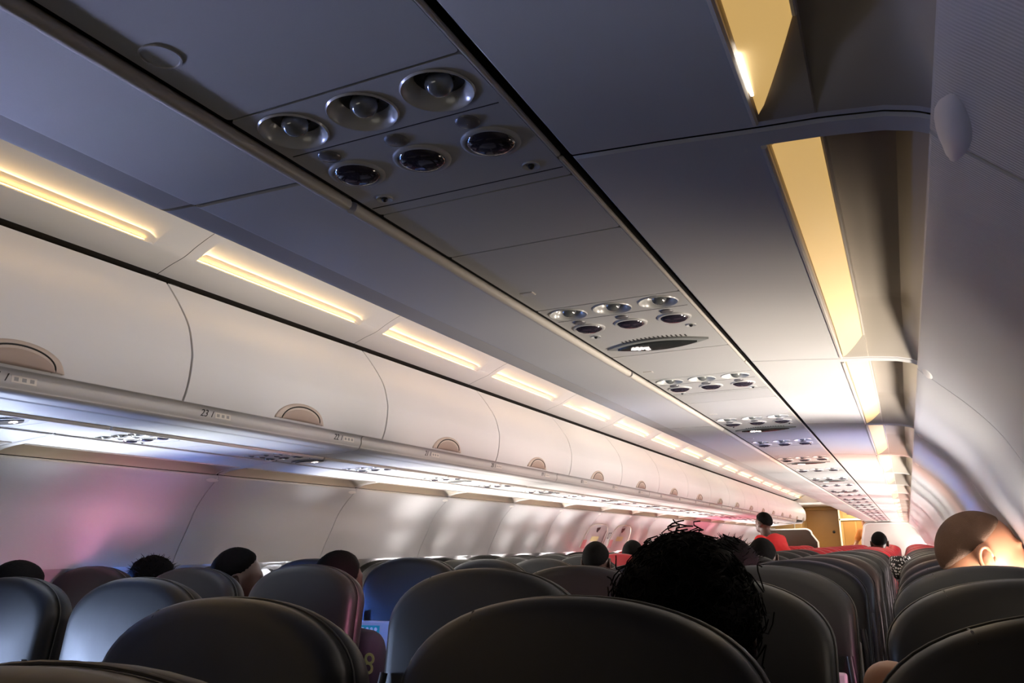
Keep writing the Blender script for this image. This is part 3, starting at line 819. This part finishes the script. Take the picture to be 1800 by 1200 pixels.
# ------------------------------------------------------------------ people
def capsule(mb, a, b, ra, rb, n=14):
    a = Vector(a); b = Vector(b)
    steps = 6
    pts = [a.lerp(b, i / steps) for i in range(steps + 1)]
    mb.tube(pts, [ra + (rb - ra) * i / steps for i in range(steps + 1)], n)
    mb.ball(a, ra, n, 8); mb.ball(b, rb, n, 8)
def remesh(o, v):
    md = o.modifiers.new('remesh', 'REMESH'); md.mode = 'VOXEL'; md.voxel_size = v; md.use_smooth_shade = True
    sm = o.modifiers.new('smooth', 'SMOOTH'); sm.factor = .5; sm.iterations = 4
def person(loc, yaw=0, roll=0, skin='skin_brown', hair='cap', shirt='blackcloth', trousers='greycloth', label='', pose='sit', headyaw=0, headtilt=(0, 0), vox=.011, scale=1., group=None, hs=1.):
    """loc: position of the crown of the head; yaw 0 looks along +y"""
    root = empty('person', loc, yaw); root.scale = (scale,) * 3
    HR = Matrix.Rotation(headyaw, 3, 'Z') @ Matrix.Rotation(headtilt[0], 3, 'X') @ Matrix.Rotation(headtilt[1], 3, 'Y')
    neck = Vector((0, -.02, -.235))
    def hp(x, y, z): return neck + HR @ (Vector((x, y, z)) - neck)
    mb = MB()
    # head
    mb.ball(hp(0, -.012, -.098), (.076, .095, .098), 24, 16, HR)      # cranium
    mb.ball(hp(0, .030, -.135), (.058, .062, .085), 20, 12, HR)       # face
    mb.ball(hp(0, .045, -.185), (.042, .042, .036), 16, 10, HR)       # jaw
    mb.ball(hp(0, .094, -.135), (.012, .017, .024), 12, 8, HR)        # nose
    mb.ball(hp(0, .078, -.095), (.045, .014, .012), 12, 8, HR)        # brow
    for s in (-1, 1):
        mb.ball(hp(s * .085, -.010, -.125), (.013, .021, .034), 14, 10, HR @ Matrix.Rotation(s * .35, 3, 'Z'))
        mb.ball(hp(s * .086, -.008, -.150), (.010, .010, .012), 10, 8, HR)
    capsule(mb, neck + Vector((0, 0, .07)), neck + Vector((0, -.015, -.05)), .055, .060)
    J = {}
    if pose in ('sit', 'touch'):
        J['chest'] = Vector((0, -.03, -.42)); J['belly'] = Vector((0, -.02, -.62)); J['hip'] = Vector((0, 0, -.78))
        J['sho'] = [Vector((s * .18, -.03, -.335)) for s in (-1, 1)]; J['elb'] = [Vector((s * .218, .02, -.60)) for s in (-1, 1)]
        J['wri'] = [Vector((s * .16, .24, -.66)) for s in (-1, 1)]; J['kne'] = [Vector((s * .11, .46, -.72)) for s in (-1, 1)]; J['ank'] = [Vector((s * .11, .44, -1.14)) for s in (-1, 1)]
        J['hipj'] = [Vector((s * .09, .02, -.77)) for s in (-1, 1)]
        if pose == 'touch':      # left elbow out, forearm resting forward
            J['sho'][0] = Vector((-.185, -.02, -.31)); J['elb'][0] = Vector((-.268, .06, -.215)); J['wri'][0] = Vector((-.20, .28, -.38))
    else:   # standing, bending forward
        f = pose[1]
        J['chest'] = Vector((0, -.06 - .10 * f, -.40)); J['belly'] = Vector((0, -.06 - .26 * f, -.56)); J['hip'] = Vector((0, -.05 - .40 * f, -.72 + .0 * f))
        J['sho'] = [Vector((s * .19, -.04 - .05 * f, -.31)) for s in (-1, 1)]; J['elb'] = [Vector((s * .24, .06, -.56)) for s in (-1, 1)]
        J['wri'] = [Vector((s * .17, .26, -.62)) for s in (-1, 1)]
        J['hipj'] = [J['hip'] + Vector((s * .09, 0, -.03)) for s in (-1, 1)]
        J['kne'] = [J['hip'] + Vector((s * .10, .02, -.45)) for s in (-1, 1)]; J['ank'] = [J['hip'] + Vector((s * .10, -.02, -.86)) for s in (-1, 1)]
    mb.ball(J['chest'], (.165, .105, .16), 18, 12); mb.ball(J['belly'], (.145, .105, .14), 18, 12); mb.ball(J['hip'], (.165, .12, .11), 18, 12)
    capsule(mb, J['chest'], J['hip'], .11, .12)
    capsule(mb, neck + Vector((0, 0, -.04)), J['chest'], .055, .09)
    for i in (0, 1):
        s = (-1, 1)[i]
        capsule(mb, neck + Vector((s * .03, -.01, -.06)), J['sho'][i], .045, .055)
        capsule(mb, J['sho'][i], J['elb'][i], .052, .040); capsule(mb, J['elb'][i], J['wri'][i], .040, .026)
        capsule(mb, J['hipj'][i], J['kne'][i], .078, .056); capsule(mb, J['kne'][i], J['ank'][i], .054, .036)
        capsule(mb, J['ank'][i] + Vector((0, -.02, -.02)), J['ank'][i] + Vector((0, .15, -.045)), .036, .030)
        # hand: palm and five fingers
        w = J['wri'][i]; d = (w - J['elb'][i]).normalized(); side = d.cross(Vector((0, 0, 1))).normalized(); up = side.cross(d)
        capsule(mb, w, w + d * .07, .026, .032, 10)
        for q, ln in enumerate((.062, .074, .070, .055)):
            st = w + d * .085 + side * (-.027 + .018 * q)
            mid = st + d * ln * .5 - up * .006; en = st + d * ln * .9 - up * .024
            capsule(mb, st, mid, .0095, .009, 8); capsule(mb, mid, en, .009, .0075, 8)
        th = w + d * .03 - side * s * .0 + side * (.03 if s < 0 else -.03)
        capsule(mb, th, th + d * .03 + side * (.022 if s < 0 else -.022) - up * .012, .0105, .0095, 8)
    body = mb.build('body', skin, root, 180); remesh(body, vox)
    # ears: folded rim and bowl
    for s in (-1, 1):
        e = MB(); pts = []
        for q in range(15):
            a = R(-115 + 290 * q / 14); pts.append(hp(s * (.089 + .006 * math.sin(q / 14 * math.pi)), -.012 - .017 * math.cos(a) * (1 if q < 12 else .8), -.124 + .029 * math.sin(a)))
        e.tube(pts, [.0035 + .0022 * math.sin(math.pi * q / 14) for q in range(15)], 8)
        e.ball(hp(s * .086, -.010, -.128), (.006, .015, .024), 14, 10, HR); e.ball(hp(s * .089, -.004, -.152), (.005, .007, .009), 10, 8, HR); e.ball(hp(s * .088, .004, -.128), (.005, .005, .009), 10, 8, HR)
        e.build('ear', skin, root, 180)
    # eyes, mouth
    for s in (-1, 1):
        e = MB(); e.ball(hp(s * .031, .057, -.113), .0110, 12, 8); ee = e.build('eye', 'eye', root, 180)
        e = MB(); e.ball(hp(s * .031, .0675, -.113), (.005, .002, .005), 10, 6); e.build('iris', 'black', ee, 180)
    e = MB(); e.ball(hp(0, .088, -.172), (.022, .006, .006), 12, 6, HR); e.build('mouth', 'mouth', root, 180)
    # clothing
    g = MB(); k = .012
    g.ball(J['chest'], (.165 + k, .105 + k, .16 + k), 18, 12); g.ball(J['belly'], (.145 + k, .105 + k, .14 + k), 18, 12); g.ball(J['hip'] + Vector((0, 0, .03)), (.165 + k, .12 + k, .10), 18, 12)
    capsule(g, J['chest'], J['hip'] + Vector((0, 0, .02)), .11 + k, .12 + k)
    for i in (0, 1):
        s = (-1, 1)[i]
        capsule(g, neck + Vector((s * .055, -.01, -.08)), J['sho'][i], .045 + k, .055 + k)
        capsule(g, J['sho'][i], J['sho'][i].lerp(J['elb'][i], .62), .052 + k, .052 + k)
    sh = g.build('shirt', shirt, root, 180); remesh(sh, vox)
    g = MB(); g.ball(J['hip'] + Vector((0, 0, -.02)), (.165 + k, .12 + k, .10), 18, 12)
    for i in (0, 1):
        capsule(g, J['hipj'][i], J['kne'][i], .078 + k, .056 + k); capsule(g, J['kne'][i], J['ank'][i], .054 + k, .042 + k)
    tr = g.build('trousers', trousers, root, 180); remesh(tr, .014)
    # hair
    rnd = random.Random(hash(label) % 999 if False else len(label))
    n, m_ = (90, 60) if hair == 'buzz' else (40, 26)
    def cap(rx, ry, rz, cut, rough, name, mm, cy=-.016, cz=-.094):
        V = []; F = []
        for i in range(m_ + 1):
            th = math.pi * .86 * i / m_
            for q in range(n):
                ph = 2 * math.pi * q / n
                v = Vector((math.sin(th) * math.cos(ph), math.sin(th) * math.sin(ph), math.cos(th)))
                lim = cut(ph)
                q_ = min(1, max(0, (th - lim + .22) / .30)); q_ = q_ * q_ * (3 - 2 * q_)
                r = 1 + rough * (rnd.random() - .5) - .16 * q_
                V.append(hp(0, cy, cz) + HR @ Vector((v.x * rx * r, v.y * ry * r, v.z * rz * r)))
        for i in range(m_):
            for q in range(n): F.append((i * n + q, i * n + (q + 1) % n, (i + 1) * n + (q + 1) % n, (i + 1) * n + q))
        return mesh(name, V, F, mm, root, 180)
    def hl(front, back, sidev):
        def f(ph):
            c = math.sin(ph)      # +1 front
            return sidev + (front - sidev) * max(0, c) ** 1.0 + (back - sidev) * max(0, -c)
        return f
    if hair == 'buzz':
        cap(.0785, .0985, .1010, hl(R(52), R(118), R(92)), .002, 'hair', 'buzz', -.013, -.098)
    elif hair == 'cap':
        cap(.088 * hs, .106 * hs, .108 * hs, hl(R(55), R(125), R(95)), .018, 'hair', 'hair')
    elif hair == 'curly':
        h = cap(.100 * hs, .118 * hs, .116 * hs, hl(R(62), R(150), R(128)), .10, 'hair', 'hair', -.02, -.10)
        c = MB()
        for q in range(420):
            th = math.acos(1 - rnd.random() * 1.75); ph = rnd.random() * 2 * math.pi
            if math.sin(ph) > .5 and th > 1.1: continue
            d = Vector((math.sin(th) * math.cos(ph), math.sin(th) * math.sin(ph), math.cos(th)))
            p = hp(0, -.02, -.10) + Vector((d.x * .098 * hs, d.y * .116 * hs, d.z * .112 * hs))
            a = d.orthogonal().normalized(); b = d.cross(a); r0 = .006 + rnd.random() * .012; ph0 = rnd.random() * 6.28; tn = 1 + rnd.random() * 1.2
            out = .006 + rnd.random() ** 4 * .024
            pts = [p + a * r0 * math.cos(ph0 + 6.28 * tn * j / 10) * (1 + j * .03) + b * r0 * math.sin(ph0 + 6.28 * tn * j / 10) + d * out * j / 10 for j in range(11)]
            c.tube(pts, .0012, 4)
        c.build('curls', 'hair', h, 60)
    elif hair == 'spiky':
        h = cap(.092 * hs, .108 * hs, .108 * hs, hl(R(60), R(125), R(100)), .08, 'hair', 'hair')
        c = MB()
        for q in range(220):
            th = math.acos(1 - rnd.random() * 1.2); ph = rnd.random() * 2 * math.pi
            d = Vector((math.sin(th) * math.cos(ph), math.sin(th) * math.sin(ph), math.cos(th)))
            p = hp(0, -.016, -.094) + Vector((d.x * .088 * hs, d.y * .103 * hs, d.z * .104 * hs))
            e2 = p + d * (.012 + rnd.random() * .014) + Vector((rnd.uniform(-.012, .012), rnd.uniform(-.012, .012), 0))
            c.tube([p, p.lerp(e2, .5) + Vector((rnd.uniform(-.003, .003), 0, 0)), e2], [.0016, .0012, .0004], 4)
        c.build('strands', 'hair', h, 60)
    tag(root, label, 'person', group)
    return root
def wp(X, Y, Z): return (X + CX, Y, H + Z)
person(wp(-.305, 1.27, .0), yaw=R(-4), hair='curly', shirt='blackcloth', label='person with big black curly hair behind the nearest middle seat', hs=.98, skin='skin_dark')
person(wp(-.51, 2.68, .004), yaw=R(10), hair='spiky', shirt='blackcloth', label='person with short spiky black hair just beyond the curly-haired one', skin='skin_dark')
person(wp(.195, 2.78, .080), yaw=R(-8), headyaw=R(-76), hair='buzz', shirt='greycloth', skin='skin_tan', headtilt=(R(8), R(-4)), label='person with buzz cut lit by the right window, turned to look outside', scale=1.12, vox=.0065)
person(wp(-2.50, 2.66, .0), yaw=R(-6), headyaw=R(-44), hair='cap', shirt='navy', skin='skin_dark', label='dark-haired person turned sideways between the left-hand seats')
p8 = person(wp(-1.965, 2.64, -.012), yaw=R(-12), hair='cap', shirt='navy', skin='skin_dark', headtilt=(R(12), R(10)), label='person in navy top with outlined 8 on sleeve, leaning into the aisle')
textmesh('8', .10, 'sleeve_number', 'olive', p8, Matrix.Translation((.262, -.100, -.375)) @ Matrix.Rotation(R(12), 4, 'Z') @ Matrix.Rotation(R(90), 4, 'X') @ Matrix.Rotation(R(-10), 4, 'Z'))
person(wp(-2.86, 1.97, -.040), yaw=R(5), hair='cap', hs=1.05, shirt='blackcloth', skin='skin_dark', label='black-haired person at the far lower left beside the window')
person(wp(-3.02, 2.70, -.030), yaw=R(-4), headyaw=R(-16), hair='spiky', shirt='blackcloth', skin='skin_dark', label='dark-haired person low behind the left window seat')
person(wp(-1.83, 5.15, .012), yaw=R(0), hair='cap', shirt='blackcloth', skin='skin_dark', label='round black-haired head in the left aisle seat, middle distance')
person(wp(-2.06, 6.70, .025), yaw=R(0), hair='cap', shirt='redcloth', skin='skin_dark', label='black-haired head further forward in the left-hand block')
person(wp(-.86, 5.62, .02), yaw=R(0), hair='cap', shirt='blackcloth', skin='skin_dark', label='black-haired head in the right-hand aisle seat below the crew member')
person(wp(-.30, 10.6, .095), yaw=R(0), hair='cap', shirt='blackcloth', skin='skin_dark', label='lone dark head against the white front partition')
person(wp(.225, 1.23, .02), yaw=R(0), pose='touch', hair='cap', shirt='greycloth', skin='skin_tan', label='person in window seat just beyond the frame with bare elbow showing')
person(wp(-1.50, 10.0, .335), yaw=R(62), hair='cap', shirt='redcloth', skin='skin_dark', pose=('stand', .9), label='crew member in red shirt standing in the aisle leaning over seats')
person(wp(-.80, 19.9, .52), yaw=R(150), hair='cap', shirt='orangecloth', skin='skin_tan', pose=('stand', .0), label='crew member facing back beside the front galley')

# patterned jacket hanging off a seat edge into the gap
V = []; F = []; n = 20; m_ = 14
for j in range(m_ + 1):
    t = j / m_; z = -.085 - .20 * t
    w = .030 + .040 * math.sin(math.pi * min(1, t * 1.1 + .12)); d = .03 + .05 * math.sin(math.pi * min(1, t + .15))
    for i in range(n):
        a = 2 * math.pi * i / n; r = 1 + .10 * math.sin(3 * a + 5 * t) + .06 * math.sin(7 * a - 3 * t)
        V.append((CX - .055 + .03 * t + w * r * math.cos(a), 5.33 + d * r * math.sin(a), H + z))
for j in range(m_):
    for i in range(n): F.append((j * n + i, j * n + (i + 1) % n, (j + 1) * n + (i + 1) % n, (j + 1) * n + i))
F += [tuple(range(n)), tuple(range(m_ * n, m_ * n + n))]
tag(mesh('patterned_jacket', V, F, 'pattern', None, 60), 'black and white patterned jacket bulging into the gap between right-hand seats', 'jacket')

# ------------------------------------------------------------------ overwing exits on the left wall
def wall_s(z):
    for p, q in zip(WALLP, WALLP[1:]):
        if q[1] <= z <= p[1]: t = (z - q[1]) / (p[1] - q[1]); return q[0] + (p[0] - q[0]) * t
    return 1.75
def wallpatch(name, pts, m, parent, off=.018, y0=0):
    V = [(-(wall_s(z) - off), y0 + y, H + z) for y, z in pts]
    return mesh(name, V, [tuple(range(len(V)))], m, parent, 0, fix=False)
for i, yc in enumerate((8.70, 9.58)):
    rt = empty('exit_hatch_marking', (0, yc, 0))
    mb = MB(); pts = []
    for t in range(13):
        a = math.pi * t / 12
        pts.append((-.36 * math.copysign(abs(math.cos(a)) ** .5, math.cos(a)), -.02 + .245 * math.sin(a) ** .6))
    mb.tube([(-(wall_s(z) - .016), y, H + z) for y, z in pts], .006, 6); mb.build('hatch_outline', 'trim', rt, 60)
    wallpatch('handle_mark', [(-.06, .185), (.05, .195), (.05, .17), (-.01, .135), (-.05, .15)], 'black', rt)
    wallpatch('exit_placard', [(-.13, .045), (.11, .045), (.11, .095), (-.13, .095)], 'yellowmark', rt)
    wallpatch('warning_placard', [(-.34, -.03), (-.22, -.03), (-.22, .06), (-.34, .06)], 'pinkmark', rt)
    tag(rt, '%s overwing exit outline with black handle on the left wall' % ('nearer' if i == 0 else 'farther'), 'exit marking')
rt = empty('exit_row_sign', (0, 9.12, 0))
z = .10; n = Vector((1, 0, -.45)).normalized(); xa = Vector((0, 1, 0)); ya = n.cross(xa)
B = Matrix((xa, ya, n)).transposed().to_4x4()
textmesh('07', .11, 'row_number', 'label', rt, Matrix.Translation((-(wall_s(z) - .026), 0, H + z)) @ B)
wallpatch('sign_bar', [(-.16, .02), (-.13, .02), (-.13, .16), (-.16, .16)], 'decal', rt)
tag(rt, 'black 07 lettering between the two overwing exits', 'sign')

# ------------------------------------------------------------------ forward end
YF = 22.3
mb = MB(); mb.box(-1.9, -.86, YF, YF + .05, 0, 2.6); mb.box(.40, 1.9, YF, YF + .05, 0, 2.6); mb.box(-.86, .40, YF, YF + .05, 2.06, 2.6)
tag(mb.build('wall_front', 'tan'), kind='structure')
slabc = MB(); slabc.box(-1.7, 1.7, Y1 + .02, YF, H + .86, H + .90); tag(slabc.build('trim_7', 'ceil'), kind='structure')
# bulkhead door
rt = empty('door_1', (-.45, YF, 0)); tag(rt, kind='structure')
mb = MB(); mb.box(-.39, .37, -.03, .0, .02, 2.0); a = mb.build('door_leaf', 'tan2', rt); bevel(a, .01)
mb = MB(); mb.box(-.42, -.39, -.05, .01, 0, 2.06); mb.box(.37, .41, -.06, .01, 0, 2.06); mb.box(-.42, .41, -.05, .01, 2.0, 2.06); mb.build('door_frame', 'tan', rt)
mb = MB(); mb.ball((.24, -.045, H + .24), (.035, .02, .035)); mb.build('door_lock', 'black', rt, 180)
# galley
g = empty('galley', (.20, YF - .5, 0))
mb = MB(); mb.box(-.20, 1.0, 0, .48, 0, 2.05); q = mb.build('cabinet', 'tan', g); bevel(q, .008)
for (x0, x1, z0, z1) in ((-.15, .12, .9, 1.7), (.15, .42, .9, 1.7), (.45, .9, .9, 1.7), (-.15, .12, 1.78, 2.0), (.15, .42, 1.78, 2.0), (.45, .9, 1.78, 2.0)):
    mb = MB(); mb.box(x0, x1, -.02, 0, z0, z1); d = mb.build('door', 'tan2' if z0 < 1 else 'tan', g); bevel(d, .006)
    mb = MB(); mb.ball(((x0 + x1) / 2, -.03, (z0 + .1)), (.03, .012, .03)); mb.build('latch', 'metal', d, 180)
mb = MB(); mb.box(-.24, 1.0, -.06, 0, 1.72, 1.765); mb.build('white_shelf', 'whitepanel', g)
mb = MB(); mb.box(-.235, -.20, -.06, .48, 0, 2.06); mb.build('white_post', 'whitepanel', g)
tag(g, 'tan galley cabinets with latched doors at the front of the cabin', 'galley')
g = empty('wardrobe', (-1.25, YF - .9, 0))
mb = MB(); mb.box(-.45, .38, 0, .8, 0, 2.05); q = mb.build('cabinet', 'tan', g); bevel(q, .01)
mb = MB(); mb.box(.20, .23, -.01, .01, .1, 2.0); mb.build('post', 'trim', g)
tag(g, 'tall pale tan wardrobe left of the front bulkhead door', 'wardrobe')
# windscreen partitions
def partition(name, pts, y, t, m, label, rim='whitepanel', sx=1):
    rt = empty(name, (0, y, 0))
    V = [(sx * p[0], yy, H + p[1]) for yy in (0, t) for p in pts]; n = len(pts)
    F = [tuple(range(n)), tuple(range(n, 2 * n))] + [(i, (i + 1) % n, n + (i + 1) % n, n + i) for i in range(n)]
    a = mesh('screen', V, F, m, rt, 20)
    mb = MB(); mb.tube([(sx * p[0], t / 2, H + p[1]) for p in pts], .022, 8); mb.build('frame', rim, rt, 60)
    tag(rt, label, 'partition'); return rt
def rr(x0, x1, zt, sl, r=.14):
    P = [(x0, -1.2)]
    for i in range(7): a = R(180 - 90 * i / 6); P.append((x0 + sl + r + r * math.cos(a), zt - r + r * math.sin(a)))
    for i in range(7): a = R(90 - 90 * i / 6); P.append((x1 - sl - r + r * math.cos(a), zt - r + r * math.sin(a)))
    P.append((x1, -1.2)); return P
P = [(.56, -1.2), (.56, .0)] + [(.62 + .1 * (1 - math.cos(R(90 * i / 6))), .27 + .10 * math.sin(R(90 * i / 6))) for i in range(7)] + [(1.42 + .12 * math.sin(R(90 * i / 6)), .37 - .1 * (1 - math.cos(R(90 * i / 6)))) for i in range(7)] + [(1.74, .0), (1.74, -1.2)]
partition('windscreen_partition', P, 19.15, .03, 'whitepanel', 'white rounded partition in front of the first right-hand row')
P = [(-1.75, -1.2), (-1.75, .30)] + [(-.72 + .14 * math.sin(R(90 * i / 6)), .30 - .12 * (1 - math.cos(R(90 * i / 6)))) for i in range(7)] + [(-.46, 0), (-.46, -1.2)]
partition('glass_partition', P, 20.6, .03, 'darkglass', 'dark glass partition with pale curved frame at the front left')
# bin end caps and lintel
for sx in (1, -1):
    e = prism([(.74, .89), (.60, .70), (.575, .60), (.60, .46), (.64, .40), (.88, .39), (1.50, .34), (1.60, .5), (1.2, .9)], Y1 - .02, Y1 + .02, 'bin_end_cap', 'bin', None, sx)
    tag(e, 'white end cap closing the %s row of bins at the front' % SIDE[sx], 'panel')
    e = prism([(.745, .895), (.64, .95), (.50, 1.02), (.2, 1.07), (.0, 1.08), (.0, .86), (.5, .86)], Y1, Y1 + .02, 'ceiling_lintel', 'ceil', None, sx)
    tag(e, '%s half of the curved lintel where the cabin ceiling steps down' % SIDE[sx], 'panel')

# ------------------------------------------------------------------ cabin lamps
def area(name, loc, d, sx_, sy_, color, power, spread=180):
    ld = bpy.data.lights.new(name, 'AREA'); ld.shape = 'RECTANGLE'; ld.size = sx_; ld.size_y = sy_; ld.color = color; ld.energy = power; ld.spread = R(spread)
    o = bpy.data.objects.new(name, ld); col.objects.link(o); o.location = loc
    d = Vector(d).normalized(); z = -d; y = Vector((0, 1, 0)); x = y.cross(z).normalized(); y = z.cross(x)
    o.rotation_euler = Matrix((x, y, z)).transposed().to_euler(); return o
# the continuous cove tubes over both bins
for sx in (1, -1):
    area('cove_tube', (sx * .62, 1.5, H + .985), (-sx * 1, 0, -.25), .03, 7.6, (1., .94, .87) if sx > 0 else (1., .66, .30), 17 if sx > 0 else 9)
    area('cove_tube', (sx * .62, 12.4, H + .985), (-sx * 1, 0, -.25), .03, 13.6, (1., .90, .80) if sx > 0 else (1., .72, .40), 24)
# lamps of the entry area and front galley, plus an added aft fill
area('entry_lamp', (-.1, 20.8, H + .84), (0, 0, -1), 1.2, .8, (1., .82, .55), 22)
area('aft_fill_lamp', (.2, -2.2, .55), (0, 1, .55), 1.6, .5, (1., .93, .80), 2.4)  # unseen fill added behind the camera to brighten the near bin undersides
area('galley_lamp', (.6, 21.2, H + .80), (0, .6, -1), .8, .3, (1., .72, .36), 14)

w = bpy.data.worlds.new('world'); scene.world = w; w.use_nodes = True
w.node_tree.nodes['Background'].inputs['Color'].default_value = (.5, .62, .8, 1); w.node_tree.nodes['Background'].inputs['Strength'].default_value = .5

# ------------------------------------------------------------------ camera
f = 1430.; VPx, VPy = 1596., 950.
p = math.atan((VPy - 600) / f); th = math.atan((VPx - 900) * math.cos(p) / f); phi = .016
fwd = Vector((-math.sin(th) * math.cos(p), math.cos(th) * math.cos(p), math.sin(p)))
rgt = Vector((math.cos(th), math.sin(th), 0)); up = rgt.cross(fwd)
def unroll(v): return Vector((v.x * math.cos(phi) + v.z * math.sin(phi), v.y, v.z * math.cos(phi) - v.x * math.sin(phi)))
fwd, rgt, up = unroll(fwd), unroll(rgt), unroll(up)
cam = bpy.data.cameras.new('camera'); co = bpy.data.objects.new('camera', cam); col.objects.link(co)
cam.sensor_width = 36; cam.lens = f / 1800 * 36; cam.clip_start = .02; cam.clip_end = 60
m4 = Matrix((rgt, up, -fwd)).transposed().to_4x4(); m4.translation = Vector((CX, 0, H)); co.matrix_world = m4
scene.camera = co
scene.view_settings.view_transform = 'Standard'; scene.view_settings.look = 'None'; scene.view_settings.gamma = 1
scene.view_settings.exposure = 0.6; scene.view_settings.use_curve_mapping = False
scene.cycles.use_denoising = True; scene.cycles.max_bounces = 8; scene.cycles.diffuse_bounces = 4
scene.cycles.sample_clamp_indirect = 8
